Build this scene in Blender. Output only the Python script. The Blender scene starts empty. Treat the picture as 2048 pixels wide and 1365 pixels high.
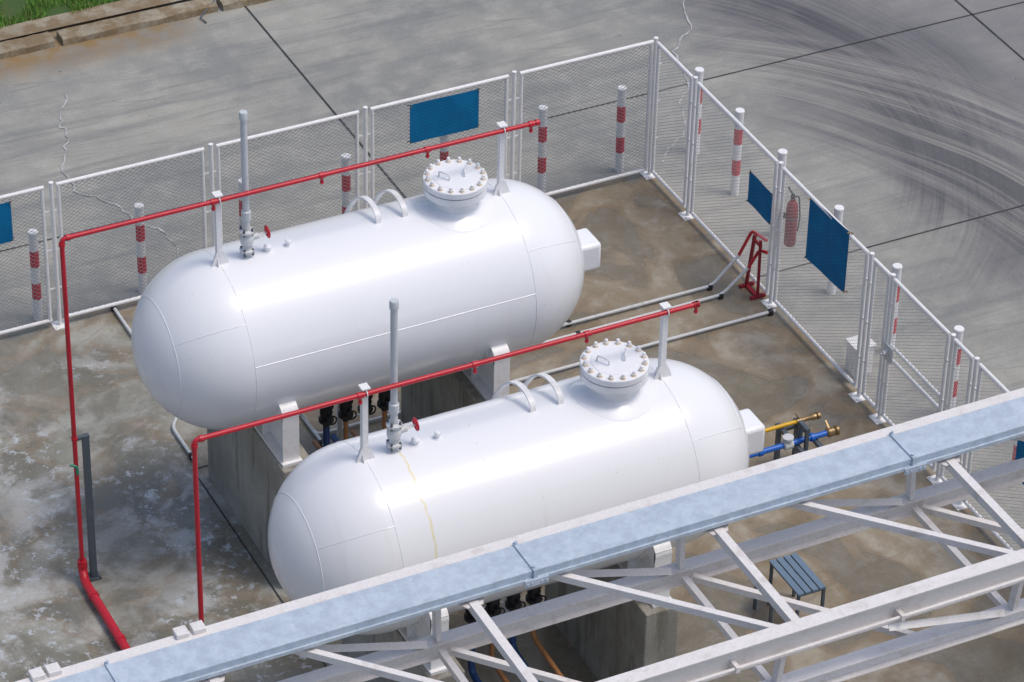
import bpy, math, random
import numpy as np
from mathutils import Vector, Matrix
random.seed(7)
scene=bpy.context.scene
col=scene.collection
rad=math.radians

# ------------------------------------------------------------------ camera
RR=[[0.897728,-0.440127,0.019304],[-0.241786,-0.528854,-0.813543],[0.368272,0.725673,-0.581184]]
cd=bpy.data.cameras.new('camera'); cam=bpy.data.objects.new('camera',cd); col.objects.link(cam)
r,d,f=[Vector(v).normalized() for v in RR]
m=Matrix((( r.x,-d.x,-f.x,-19.150),(r.y,-d.y,-f.y,-33.962),(r.z,-d.z,-f.z,25.164),(0,0,0,1)))
cam.matrix_world=m
cd.sensor_width=36; cd.lens=36*7235/2048; cd.clip_start=1; cd.clip_end=2000
scene.camera=cam

# ------------------------------------------------------------------ light
SUN_EL=rad(67); SUN_AZ=rad(125)   # azimuth measured clockwise from +Y
w=bpy.data.worlds.new('World'); scene.world=w; w.use_nodes=True
nt=w.node_tree; bg=nt.nodes['Background']; sky=nt.nodes.new('ShaderNodeTexSky')
sky.sky_type='NISHITA'; sky.sun_disc=False; sky.sun_elevation=SUN_EL; sky.sun_rotation=SUN_AZ
sky.air_density=1.0; sky.dust_density=3.5; sky.ozone_density=1.5
nt.links.new(sky.outputs[0],bg.inputs[0]); bg.inputs[1].default_value=0.15
sd=bpy.data.lights.new('sun','SUN'); so=bpy.data.objects.new('sun',sd); col.objects.link(so)
sd.energy=1.25; sd.angle=rad(16); sd.color=(1.0,0.95,0.88)
sdir=Vector((math.sin(SUN_AZ)*math.cos(SUN_EL),math.cos(SUN_AZ)*math.cos(SUN_EL),math.sin(SUN_EL)))
so.rotation_euler=sdir.to_track_quat('Z','Y').to_euler(); so.location=(0,0,30)
scene.view_settings.view_transform='Standard'; scene.view_settings.look='None'; scene.view_settings.exposure=0

# ------------------------------------------------------------------ node helper
class G:
    def __init__(s,name):
        s.mat=bpy.data.materials.new(name); s.mat.use_nodes=True; s.nt=s.mat.node_tree
        s.b=s.nt.nodes['Principled BSDF']; s.pos=s.nt.nodes.new('ShaderNodeNewGeometry').outputs['Position']
    def n(s,t,**k):
        x=s.nt.nodes.new(t)
        for a,v in k.items(): setattr(x,a,v)
        return x
    def put(s,sock,v):
        if isinstance(v,bpy.types.NodeSocket): s.nt.links.new(v,sock)
        elif v is not None:
            if isinstance(v,tuple) and len(v)==3 and sock.type=='RGBA': v=(*v,1)
            sock.default_value=v
    def m(s,op,a,b=0.0,c=0.0):
        x=s.n('ShaderNodeMath',operation=op); s.put(x.inputs[0],a); s.put(x.inputs[1],b); s.put(x.inputs[2],c); return x.outputs[0]
    def sep(s,v): x=s.n('ShaderNodeSeparateXYZ'); s.put(x.inputs[0],v); return x.outputs
    def comb(s,a,b,c): x=s.n('ShaderNodeCombineXYZ'); s.put(x.inputs[0],a);s.put(x.inputs[1],b);s.put(x.inputs[2],c); return x.outputs[0]
    def noise(s,scale,detail=4,rough=0.55,vec=None,st=None,dist=0.0,off=(0,0,0)):
        v=vec if vec is not None else s.pos
        mp=s.n('ShaderNodeMapping'); s.put(mp.inputs[0],v); mp.inputs['Location'].default_value=off
        if st: mp.inputs['Scale'].default_value=st
        x=s.n('ShaderNodeTexNoise'); s.put(x.inputs['Vector'],mp.outputs[0])
        x.inputs['Scale'].default_value=scale; x.inputs['Detail'].default_value=detail; x.inputs['Roughness'].default_value=rough; x.inputs['Distortion'].default_value=dist
        return x.outputs[0]
    def ramp(s,v,a,b,lo=0.0,hi=1.0):
        x=s.n('ShaderNodeMapRange'); x.interpolation_type='SMOOTHSTEP'; s.put(x.inputs[0],v)
        for i,q in zip((1,2,3,4),(a,b,lo,hi)): x.inputs[i].default_value=q
        return x.outputs[0]
    def mix(s,f_,a,b,mode='MIX'):
        x=s.n('ShaderNodeMix',data_type='RGBA',blend_type=mode); s.put(x.inputs[0],f_); s.put(x.inputs[6],a); s.put(x.inputs[7],b); return x.outputs[2]
    def bump(s,h,st=0.3,dist=0.01):
        x=s.n('ShaderNodeBump'); x.inputs['Strength'].default_value=st; x.inputs['Distance'].default_value=dist; s.put(x.inputs['Height'],h); s.put(s.b.inputs['Normal'],x.outputs[0])
    def out(s,c,rough=0.5,metal=0.0,spec=None):
        s.put(s.b.inputs['Base Color'],c); s.put(s.b.inputs['Roughness'],rough); s.put(s.b.inputs['Metallic'],metal)
        if spec is not None: s.b.inputs['Specular IOR Level'].default_value=spec
        return s.mat

def paint(name,c,rough=0.4,dirt=(0.25,0.2,0.14),amt=0.25,scale=5,metal=0.0,th=(0.5,0.8)):
    g=G(name); n1=g.noise(scale,6,0.6); n2=g.noise(scale*7,4,0.6,off=(3,1,2))
    f1=g.m('MULTIPLY',g.ramp(n1,th[0],th[1]),amt)
    c1=g.mix(f1,c,dirt); v=g.ramp(n2,0.3,0.7,0.93,1.04)
    c2=g.mix(1.0,c1,g.comb(v,v,v),'MULTIPLY')
    g.out(c2,g.ramp(n2,0.3,0.7,rough*0.85,min(1,rough*1.2)),metal); return g.mat

# ---- tank paint
def tank_paint(name,streak=False):
    g=G(name); n1=g.noise(1.3,5,0.6); n2=g.noise(14,5,0.6,st=(1,1,0.35)); x,y,z=g.sep(g.pos)[0:3]
    f1=g.m('MULTIPLY',g.ramp(n1,0.45,0.8),0.06)
    c=g.mix(f1,(0.83,0.84,0.855),(0.64,0.63,0.60))
    sp=g.m('MULTIPLY',g.ramp(g.noise(30,3,0.5),0.68,0.76),g.ramp(g.noise(1.7,2,0.5,off=(5,2,1)),0.52,0.62))
    c=g.mix(g.m('MULTIPLY',sp,0.5),c,(0.35,0.31,0.25))
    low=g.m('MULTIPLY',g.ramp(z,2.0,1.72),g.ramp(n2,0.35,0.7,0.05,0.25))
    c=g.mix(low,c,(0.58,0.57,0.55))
    ru=g.m('MULTIPLY',g.ramp(g.noise(5,4,0.6,st=(1,0.12,0.12)),0.58,0.72,0,0.10),g.ramp(z,3.6,3.3)); c=g.mix(ru,c,(0.55,0.50,0.42))
    if streak:
        wob=g.m('MULTIPLY',g.m('SUBTRACT',g.noise(2.2,3,0.6,st=(0,1,0.6)),0.5),0.22)
        dx=g.m('ABSOLUTE',g.m('ADD',g.m('SUBTRACT',x,-7.36),wob))
        line=g.m('MULTIPLY',g.ramp(dx,0.018,0.003),g.ramp(y,-8.32,-8.40))
        line=g.m('MULTIPLY',line,g.ramp(g.noise(9,3),0.3,0.55,0.2,0.7))
        c=g.mix(line,c,(0.78,0.67,0.30))
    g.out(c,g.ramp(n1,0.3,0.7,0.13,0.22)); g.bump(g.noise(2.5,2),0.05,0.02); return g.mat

# ---- ground materials
def road_mat():
    g=G('road_concrete'); x,y,z=g.sep(g.pos)[0:3]
    n1=g.noise(0.45,6,0.6); n2=g.noise(2.6,7,0.65,off=(4,7,0)); n3=g.noise(30,4,0.7)
    c=g.mix(g.ramp(n1,0.35,0.68),(0.225,0.227,0.212),(0.35,0.34,0.295))
    c=g.mix(g.ramp(n2,0.42,0.72,0,0.5),c,(0.41,0.405,0.37))
    s1=g.noise(1.0,6,0.7,st=(0.22,3.2,1),dist=0.25); s2=g.noise(1.0,5,0.7,st=(0.5,9,1),dist=0.2,off=(2,9,0))
    c=g.mix(g.ramp(s1,0.46,0.70,0,0.5),c,(0.16,0.165,0.17))
    c=g.mix(g.ramp(s2,0.54,0.70,0,0.36),c,(0.14,0.14,0.14))
    rot=g.n('ShaderNodeVectorRotate'); g.put(rot.inputs['Vector'],g.pos); rot.inputs['Angle'].default_value=0.25
    s3=g.noise(1.0,5,0.7,vec=rot.outputs[0],st=(0.35,11,1),off=(7,3,0))
    c=g.mix(g.m('MULTIPLY',g.ramp(s3,0.56,0.68,0,0.38),g.ramp(n1,0.42,0.6)),c,(0.12,0.12,0.12))
    dk=g.m('MULTIPLY',g.ramp(x,1.8,4.4),g.ramp(g.noise(0.5,4,0.6,off=(3,0,0)),0.3,0.6,0.35,0.75)); c=g.mix(dk,c,(0.175,0.17,0.175))
    def arcs(cx,cy,r0,r1,seed,amt,col,c,xmin,freq=5.0,base=0.35,w0=1.2,w1=1.5,fine=0.18,wob=0.7):
        wx=g.m('MULTIPLY',g.m('SUBTRACT',g.noise(0.3,1,0.5,off=(seed,0,0)),0.5),wob)
        dx=g.m('SUBTRACT',x,cx); dy=g.m('SUBTRACT',y,cy)
        rr=g.m('ADD',g.m('SQRT',g.m('ADD',g.m('MULTIPLY',dx,dx),g.m('MULTIPLY',dy,dy))),wx)
        th=g.m('ARCTAN2',dy,dx)
        v=g.comb(g.m('MULTIPLY',rr,freq),g.m('MULTIPLY',th,0.9),seed)
        v2=g.comb(g.m('MULTIPLY',rr,freq*3.5),g.m('MULTIPLY',th,1.8),seed+3)
        a=g.noise(0.5,3,0.5,vec=v); a2=g.noise(1.0,3,0.6,vec=v2)
        band=g.m('MULTIPLY',g.ramp(rr,r0,r0+w0),g.ramp(rr,r1,r1-w1))
        band=g.m('MULTIPLY',band,g.ramp(x,xmin,xmin+1.6))
        band=g.m('MULTIPLY',band,g.ramp(g.noise(0.8,4,0.6,off=(seed,3,0)),0.3,0.6,0.6,1.0))
        k=g.m('ADD',g.ramp(a,0.34,0.66,base,0.9),g.ramp(a2,0.38,0.66,-fine,fine))
        return g.mix(g.m('MAXIMUM',g.m('MINIMUM',g.m('MULTIPLY',g.m('MULTIPLY',band,k),amt),1.0),0.0),c,col)
    c=arcs(-2.2,-3.6,4.8,9.2,1.0,0.85,(0.11,0.108,0.116),c,1.4,4.0,0.2)
    c=arcs(-0.5,0.6,3.3,6.2,5.0,1.1,(0.078,0.075,0.086),c,1.9,4.5,0.5,1.0,1.2,0.22)
    c=arcs(-2.4,-2.4,5.0,7.6,9.0,0.85,(0.095,0.093,0.097),c,2.1,6.0,0.15,0.9,0.9)
    c=arcs(-1.4,-3.0,3.0,4.8,9.0,0.4,(0.46,0.42,0.35),c,1.8,6.0,0.0)
    c=arcs(-2.2,-3.6,5.0,8.6,21.0,0.42,(0.40,0.38,0.33),c,1.5,9.0,-0.5,1.0,1.0,0.4)
    sp=g.ramp(g.noise(9,2,0.5,off=(1,1,0)),0.74,0.78,0,0.6); c=g.mix(sp,c,(0.08,0.08,0.08))
    v=g.ramp(n3,0.25,0.75,0.9,1.08); c=g.mix(1.0,c,g.comb(v,v,v),'MULTIPLY')
    k=g.m('MULTIPLY',g.ramp(y,5.2,6.1),g.ramp(x,-3.4,-4.6)); c=g.mix(g.m('MULTIPLY',k,g.ramp(n2,0.35,0.6,0.35,1.0)),c,(0.25,0.165,0.07))
    g.out(c,g.ramp(n2,0.3,0.7,0.55,0.85)); g.bump(n3,0.25,0.004); return g.mat

def pad_mat():
    g=G('pad_concrete'); x,y,z=g.sep(g.pos)[0:3]
    n1=g.noise(0.55,5,0.6,off=(3,3,0)); n2=g.noise(2.2,8,0.66,off=(9,2,0),dist=0.3); n3=g.noise(34,4,0.7); n4=g.noise(0.75,4,0.5,off=(0,5,0),dist=0.8)
    brown=g.ramp(g.m('ADD',x,g.m('MULTIPLY',n1,5.0)),-5.5,-2.5)
    a=g.mix(brown,(0.255,0.252,0.212),(0.275,0.23,0.16)); b_=g.mix(brown,(0.37,0.362,0.32),(0.38,0.335,0.26))
    c=g.mix(g.ramp(n1,0.40,0.60),a,b_)
    c=g.mix(g.ramp(n2,0.36,0.64,0,0.7),c,g.mix(brown,(0.195,0.19,0.15),(0.215,0.165,0.10)))
    c=g.mix(g.ramp(g.noise(4.5,7,0.7,off=(1,8,0)),0.5,0.7,0,0.45),c,(0.42,0.405,0.36))
    wet=g.ramp(n4,0.50,0.54); rim=g.m('MULTIPLY',g.ramp(n4,0.44,0.50),g.ramp(n4,0.56,0.50))
    wet=g.m('MULTIPLY',wet,g.ramp(n2,0.2,0.5,0.6,1.0))
    c=g.mix(g.m('MULTIPLY',wet,0.58),c,(0.145,0.133,0.10)); c=g.mix(g.m('MULTIPLY',rim,0.5),c,(0.19,0.13,0.07))
    reg=g.m('MULTIPLY',g.ramp(x,-6.9,-7.9),g.ramp(y,-0.3,-1.2))
    bl=g.noise(1.15,8,0.66,off=(2,2,0),dist=0.35); big=g.ramp(g.noise(0.6,2,0.5,off=(6,1,0)),0.40,0.56)
    dk=g.m('MULTIPLY',reg,g.ramp(g.noise(0.9,5,0.58,off=(12,3,0),dist=0.4),0.50,0.58,0,0.62)); c=g.mix(dk,c,(0.15,0.145,0.115))
    st=g.m('MULTIPLY',g.m('MULTIPLY',reg,g.ramp(bl,0.48,0.60,0,0.7)),g.ramp(big,0,1,0.45,1))
    c=g.mix(st,c,(0.50,0.50,0.48))
    fl=g.m('MULTIPLY',g.m('MULTIPLY',reg,big),g.ramp(g.noise(7,7,0.75,off=(4,4,0)),0.54,0.61,0,0.75)); c=g.mix(fl,c,(0.52,0.56,0.60))
    reg2=g.ramp(g.noise(2.4,8,0.75,off=(8,8,0),dist=0.8),0.59,0.70,0,0.3); c=g.mix(reg2,c,(0.50,0.485,0.44))
    vo=g.n('ShaderNodeTexVoronoi',feature='DISTANCE_TO_EDGE'); wv=g.comb(g.m('ADD',x,g.m('MULTIPLY',n2,0.5)),g.m('ADD',y,g.m('MULTIPLY',n1,0.6)),0.0); g.put(vo.inputs['Vector'],wv); vo.inputs['Scale'].default_value=0.5
    ck=g.m('MULTIPLY',g.ramp(vo.outputs['Distance'],0.008,0.002),g.ramp(g.noise(0.7,3,0.5,off=(0,9,0)),0.48,0.62,0,0.35)); c=g.mix(ck,c,(0.13,0.12,0.10))
    v=g.ramp(n3,0.25,0.75,0.9,1.08); c=g.mix(1.0,c,g.comb(v,v,v),'MULTIPLY')
    ro=g.m('MULTIPLY_ADD',wet,-0.45,g.ramp(n2,0.3,0.7,0.5,0.72)); g.out(c,ro)
    g.bump(g.m('MULTIPLY',n3,g.m('SUBTRACT',1.0,g.m('MULTIPLY',wet,0.9))),0.2,0.004); return g.mat

def conc_mat(name,a,b,streak=True):
    g=G(name); n1=g.noise(1.5,6,0.6); n2=g.noise(5,6,0.7,st=(1,1,0.15)); n3=g.noise(40,3)
    c=g.mix(g.ramp(n1,0.35,0.65),a,b)
    if streak: c=g.mix(g.ramp(n2,0.48,0.66,0,0.65),c,(0.14,0.125,0.095))
    else: c=g.mix(g.ramp(g.noise(3,6,0.7),0.38,0.58,0.1,0.9),c,(0.19,0.13,0.065))
    v=g.ramp(n3,0.25,0.75,0.88,1.08); c=g.mix(1.0,c,g.comb(v,v,v),'MULTIPLY')
    g.out(c,0.8); g.bump(n3,0.3,0.004); return g.mat

def galv_mat():
    g=G('galvanised_steel'); vo=g.n('ShaderNodeTexVoronoi'); g.put(vo.inputs['Vector'],g.pos); vo.inputs['Scale'].default_value=60
    n1=g.noise(0.9,5,0.6); n2=g.noise(9,6,0.68); x,y,z=g.sep(g.pos)[0:3]
    s=g.sep(vo.outputs['Color'])[0]
    c=g.mix(g.ramp(n2,0.35,0.65),(0.43,0.50,0.58),(0.52,0.60,0.68)); v=g.ramp(s,0,1,0.965,1.035)
    c=g.mix(1.0,c,g.comb(v,v,v),'MULTIPLY'); c=g.mix(g.ramp(n1,0.5,0.75,0,0.3),c,(0.62,0.67,0.72))
    c=g.mix(g.ramp(g.noise(5,6,0.75,off=(2,0,0)),0.6,0.72,0,0.3),c,(0.70,0.72,0.73))
    c=g.mix(g.ramp(g.noise(2.0,5,0.7,off=(7,0,0)),0.58,0.72,0,0.25),c,(0.34,0.38,0.43))
    g.out(c,g.ramp(n2,0.3,0.7,0.42,0.6),0.12); return g.mat

def sign_mat():
    g=G('sign_blue'); x,y,z=g.sep(g.pos)[0:3]; s=g.m('ADD',x,y)
    n1=g.noise(4,4,0.6); c=g.mix(g.ramp(n1,0.35,0.7),(0.0,0.125,0.30),(0.0,0.16,0.36))
    def ln(sg):
        fr=g.m('FRACT',g.m('MULTIPLY',g.m('ADD',s,g.m('MULTIPLY',z,sg/0.64)),1/0.08)); d_=g.m('ABSOLUTE',g.m('SUBTRACT',fr,0.5)); return g.ramp(d_,0.08,0.02)
    k=g.m('MAXIMUM',ln(1),ln(-1)); c=g.mix(g.m('MULTIPLY',k,0.35),c,(0.03,0.27,0.48)); g.out(c,0.7,0.0,0.2); g.bump(k,0.3,0.003); return g.mat

M={}
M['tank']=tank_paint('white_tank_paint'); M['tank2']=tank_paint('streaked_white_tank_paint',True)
M['road']=road_mat(); M['pad']=pad_mat()
M['pier']=conc_mat('pier_concrete',(0.27,0.255,0.215),(0.37,0.35,0.30))
M['kerb']=conc_mat('kerb_concrete',(0.29,0.255,0.185),(0.42,0.38,0.29),False)
M['galv']=galv_mat()
M['white']=paint('white_fence_paint',(0.84,0.83,0.82),0.4,(0.5,0.42,0.32),0.25,6)
M['truss']=paint('truss_white_paint',(0.75,0.72,0.70),0.45,(0.42,0.34,0.26),0.45,5,th=(0.5,0.78))
M['wire']=paint('mesh_wire',(0.27,0.28,0.29),0.5,(0.2,0.18,0.15),0.4,8)
M['wire2']=paint('pale_mesh_wire',(0.42,0.42,0.42),0.5,(0.3,0.27,0.22),0.4,8)
M['red']=paint('red_pipe_paint',(0.52,0.014,0.03),0.38,(0.25,0.03,0.03),0.5,5)
M['dred']=paint('dark_red_paint',(0.27,0.008,0.02),0.55,(0.15,0.02,0.02),0.5,5)
M['bred']=paint('bollard_red',(0.58,0.02,0.045),0.55,(0.5,0.2,0.2),0.15,9)
M['bwhite']=paint('bollard_white',(0.82,0.82,0.82),0.55,(0.42,0.41,0.40),0.35,12,th=(0.52,0.75))
M['grey']=paint('grey_pipe_paint',(0.57,0.60,0.62),0.4,(0.3,0.3,0.28),0.3,9)
M['lgrey']=paint('pale_grey_metal',(0.62,0.63,0.63),0.4,(0.25,0.22,0.18),0.45,16)
M['dgrey']=paint('dark_grey_steel',(0.08,0.10,0.12),0.5,(0.2,0.2,0.2),0.3,9)
M['black']=paint('black_rubber',(0.02,0.021,0.024),0.55,(0.1,0.09,0.08),0.3,12)
M['blue']=sign_mat()
M['bpipe']=paint('blue_pipe_paint',(0.01,0.12,0.50),0.35,(0.05,0.1,0.2),0.3,9)
M['navy']=paint('dark_blue_pipe',(0.015,0.06,0.20),0.4,(0.1,0.1,0.1),0.3,9)
M['orange']=paint('ochre_pipe',(0.42,0.19,0.07),0.45,(0.2,0.1,0.05),0.4,9)
M['yellow']=paint('yellow_pipe',(0.75,0.42,0.01),0.4,(0.3,0.2,0.05),0.3,9)
M['brass']=paint('brass_fitting',(0.28,0.19,0.09),0.4,(0.1,0.08,0.05),0.5,20,metal=0.6)
M['rust']=paint('cream_rust_stained_paint',(0.82,0.76,0.66),0.6,(0.66,0.42,0.2),0.5,26,th=(0.52,0.7))
M['stain']=paint('rust_washer',(0.68,0.44,0.20),0.7,(0.8,0.74,0.64),0.8,26,th=(0.40,0.58))
M['plate']=paint('label_plate_grey',(0.58,0.61,0.66),0.4,(0.68,0.69,0.71),0.5,6)
M['bench']=paint('blue_grey_slats',(0.14,0.21,0.29),0.5,(0.30,0.32,0.34),0.4,9)
M['joint']=paint('joint_bitumen',(0.035,0.037,0.04),0.7,(0.16,0.15,0.14),0.6,3)
M['crack']=paint('crack_filler',(0.47,0.48,0.48),0.8,(0.28,0.275,0.26),0.9,6,th=(0.42,0.62))
M['turf']=paint('turf',(0.05,0.095,0.02),0.95,(0.16,0.12,0.05),0.8,3)
M['green']=paint('green_hose',(0.02,0.22,0.14),0.4)

# ------------------------------------------------------------------ mesh builder
class MB:
    def __init__(s): s.v=[];s.f=[];s.mi=[];s.cur=0
    def add(s,vs,fs):
        b=len(s.v); s.v+= [Vector(p) for p in vs]; s.f+=[[b+i for i in q] for q in fs]; s.mi+=[s.cur]*len(fs)
    def box(s,x0,x1,y0,y1,z0,z1,R=None,piv=None):
        P=[Vector((x,y,z)) for z in (z0,z1) for y in (y0,y1) for x in (x0,x1)]
        if R is not None: P=[R@(p-piv)+piv for p in P]
        s.add(P,[(0,2,3,1),(4,5,7,6),(0,1,5,4),(2,6,7,3),(0,4,6,2),(1,3,7,5)]); return s
    def beam(s,p0,p1,w_,h_,up=(0,0,1)):
        p0=Vector(p0);p1=Vector(p1);d_=(p1-p0).normalized();u_=Vector(up)
        sd_=d_.cross(u_)
        if sd_.length<1e-4: sd_=d_.cross(Vector((1,0,0)))
        sd_.normalize();u2=sd_.cross(d_).normalized()
        P=[p+sd_*a*w_/2+u2*b*h_/2 for p in (p0,p1) for a,b in ((-1,-1),(1,-1),(1,1),(-1,1))]
        s.add(P,[(3,2,1,0),(4,5,6,7),(0,1,5,4),(1,2,6,5),(2,3,7,6),(3,0,4,7)]); return s
    def angle_bar(s,p0,p1,w_,t_=0.008,up=(0,0,1)):
        p0=Vector(p0);p1=Vector(p1);d_=(p1-p0).normalized();u_=Vector(up);sd_=d_.cross(u_).normalized();u2=sd_.cross(d_).normalized()
        s.beam(p0,p1,w_,t_,up)
        o=sd_*(w_/2-t_/2)-u2*(w_/2+t_/2-0.001)
        s.beam(p0+o,p1+o,t_,w_-0.002,up); return s
    def sweep(s,pts,rs,seg=12,caps=True):
        pts=[Vector(p) for p in pts]; n=len(pts)
        if not isinstance(rs,(list,tuple)): rs=[rs]*n
        T=[]
        for i in range(n):
            a=pts[max(i-1,0)];b=pts[min(i+1,n-1)];
            t=(b-a)
            if i>0 and i<n-1: t=(pts[i]-a).normalized()+(b-pts[i]).normalized()
            T.append(t.normalized() if t.length>1e-9 else Vector((0,0,1)))
        up=Vector((0,0,1)) if abs(T[0].z)<0.9 else Vector((1,0,0))
        nrm=(up-T[0]*up.dot(T[0])).normalized(); V=[];
        for i in range(n):
            if i: nrm=(nrm-T[i]*nrm.dot(T[i])).normalized()
            bn=T[i].cross(nrm)
            for k in range(seg):
                a=2*math.pi*k/seg; V.append(pts[i]+(nrm*math.cos(a)+bn*math.sin(a))*rs[i])
        F=[(i*seg+k,i*seg+(k+1)%seg,(i+1)*seg+(k+1)%seg,(i+1)*seg+k) for i in range(n-1) for k in range(seg)]
        if caps: F.append(tuple(range(seg))[::-1]); F.append(tuple((n-1)*seg+k for k in range(seg)))
        s.add(V,F); return s
    def rev(s,o,prof,seg=24,axis=(0,0,1)):
        ax=Vector(axis).normalized(); q=ax.to_track_quat('Z','Y'); V=[];n=len(prof)
        for rr,h in prof:
            for k in range(seg):
                a=2*math.pi*k/seg; V.append(Vector(o)+q@Vector((rr*math.cos(a),rr*math.sin(a),h)))
        F=[(i*seg+k,i*seg+(k+1)%seg,(i+1)*seg+(k+1)%seg,(i+1)*seg+k) for i in range(n-1) for k in range(seg)]
        F.append(tuple(range(seg))[::-1]); F.append(tuple((n-1)*seg+k for k in range(seg)))
        s.add(V,F); return s
    def torus(s,o,R_,r_,axis=(0,0,1),seg=32,ms=8):
        q=Vector(axis).normalized().to_track_quat('Z','Y'); V=[]
        for i in range(seg):
            a=2*math.pi*i/seg
            for j in range(ms):
                b=2*math.pi*j/ms; V.append(Vector(o)+q@Vector(((R_+r_*math.cos(b))*math.cos(a),(R_+r_*math.cos(b))*math.sin(a),r_*math.sin(b))))
        s.add(V,[(i*ms+j,((i+1)%seg)*ms+j,((i+1)%seg)*ms+(j+1)%ms,i*ms+(j+1)%ms) for i in range(seg) for j in range(ms)]); return s
    def poly(s,pts,z0,z1):
        n=len(pts); s.add([(x,y,z0) for x,y in pts]+[(x,y,z1) for x,y in pts],[tuple(range(n))[::-1],tuple(range(n,2*n))]+[(i,(i+1)%n,n+(i+1)%n,n+i) for i in range(n)]); return s
    def extr(s,pts3,off):
        n=len(pts3); off=Vector(off); s.add([Vector(p) for p in pts3]+[Vector(p)+off for p in pts3],[tuple(range(n))[::-1],tuple(range(n,2*n))]+[(i,(i+1)%n,n+(i+1)%n,n+i) for i in range(n)]); return s
    def build(s,name,mats,origin,parent=None,smooth=True,bevel=0):
        o=Vector(origin); me=bpy.data.meshes.new(name); me.from_pydata([p-o for p in s.v],[],s.f); me.update()
        for mt in (mats if isinstance(mats,list) else [mats]): me.materials.append(mt)
        me.polygons.foreach_set('material_index',s.mi)
        import bmesh
        bm=bmesh.new(); bm.from_mesh(me); bmesh.ops.recalc_face_normals(bm,faces=bm.faces); bm.to_mesh(me); bm.free()
        if smooth:
            me.polygons.foreach_set('use_smooth',[True]*len(me.polygons)); me.set_sharp_from_angle(angle=rad(35))
        ob=bpy.data.objects.new(name,me); col.objects.link(ob); ob.location=o
        if parent is not None:
            ob.parent=parent; ob.location=o-wloc(parent)
        if bevel:
            md=ob.modifiers.new('bevel','BEVEL'); md.width=bevel; md.segments=3; md.limit_method='ANGLE'
        return ob
def wloc(o):
    p=o.location.copy()
    while o.parent is not None: o=o.parent; p+=o.location
    return p
def tag(o,label,cat,group=None):
    o['label']=label; o['category']=cat
    if group: o['group']=group
    return o
def empty(name,loc,label,cat,group=None):
    e=bpy.data.objects.new(name,None); e.empty_display_size=0.2; e.location=loc; col.objects.link(e); return tag(e,label,cat,group)
def fillet(P,rd,n=6):
    P=[Vector(p) for p in P]; out=[P[0]]
    for i in range(1,len(P)-1):
        a=(P[i-1]-P[i]);b=(P[i+1]-P[i]); q=min(rd,a.length*0.45,b.length*0.45); A=P[i]+a.normalized()*q;B=P[i]+b.normalized()*q
        for k in range(n+1):
            t=k/n; out.append(A*(1-t)**2+P[i]*2*t*(1-t)+B*t*t)
    out.append(P[-1]); return out
def structure(o): o['kind']='structure'; return o

# ------------------------------------------------------------------ ground
b=MB(); b.add([(-300,-300,0),(300,-300,0),(300,300,0),(-300,300,0)],[(0,1,2,3)]); structure(b.build('ground',M['road'],(0,0,0)))
b=MB(); b.add([(-16,-20,0.004),(0.12,-20,0.004),(0.12,0.10,0.004),(-16,0.10,0.004)],[(0,1,2,3)]); structure(b.build('pavement',M['pad'],(-8,-10,0.004)))
def ribbon(pts,w_,z=0.008,jit=0.0,sub=1):
    P=[]
    for i in range(len(pts)-1):
        for k in range(sub):
            t=k/sub; p=Vector(pts[i]).lerp(Vector(pts[i+1]),t)
            if jit and not(i==0 and k==0): p+=Vector((random.uniform(-jit,jit),random.uniform(-jit,jit)))
            P.append(p)
    P.append(Vector(pts[-1])); V=[];F=[]
    for i,p in enumerate(P):
        t=(P[min(i+1,len(P)-1)]-P[max(i-1,0)]).normalized(); nn=Vector((-t.y,t.x)); ww=w_*(random.uniform(0.35,1.3) if jit else 1)/2
        V+=[(p.x+nn.x*ww,p.y+nn.y*ww,z),(p.x-nn.x*ww,p.y-nn.y*ww,z)]
    F=[(2*i,2*i+1,2*i+3,2*i+2) for i in range(len(P)-1)]
    q=MB(); q.add(V,F); return q
for pts,wd in [([(-3.06,6.1),(-3.06,0.12)],0.026),([(5.96,9),(5.96,-12)],0.026),([(-14,1.80),(14,1.74)],0.02),([(0.14,-2.59),(14,-2.59)],0.02)]:
    structure(ribbon(pts,wd).build('road_joint',M['joint'],(pts[0][0],pts[0][1],0.008)))
for pts in [[(-7.62,-3.30),(-7.62,-6.0)],[(-6.74,-3.30),(-7.62,-3.30)],[(-7.62,-6.0),(-7.62,-9.8)]]:
    structure(ribbon(pts,0.018,0.012).build('pavement_joint',M['joint'],(pts[0][0],pts[0][1],0.012)))
CR=[[(3.35,4.6),(2.5,3.7),(2.2,3.0),(1.75,2.6),(1.55,1.8),(1.15,1.3),(0.95,0.75),(0.55,0.45),(0.3,0.2)],
    [(-6.1,4.9),(-6.4,4.3),(-6.45,3.9),(-6.75,3.3),(-6.8,2.7),(-6.45,2.15),(-6.35,1.7),(-6.1,1.3),(-6.15,0.7),(-6.05,0.2)]]
for pts in CR: structure(ribbon(pts,0.03,0.010,0.035,6).build('road_crack',M['crack'],(pts[0][0],pts[0][1],0.01)))
b=MB(); b.add([(-14,6.5,0.05),(-3.3,6.5,0.05),(-2.9,6.84,0.05),(-14,6.80,0.05)],[(0,1,2,3)]); structure(b.build('pavement',M['kerb'],(-8,6.6,0.05)))
b=MB(); b.add([(-16,6.6,0.03),(-2.2,6.6,0.03),(-2.2,20,0.09),(-16,20,0.09)],[(0,1,2,3)]); structure(b.build('verge',M['turf'],(-8,8,0.05)))
b=MB(); rn=random.random
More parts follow.
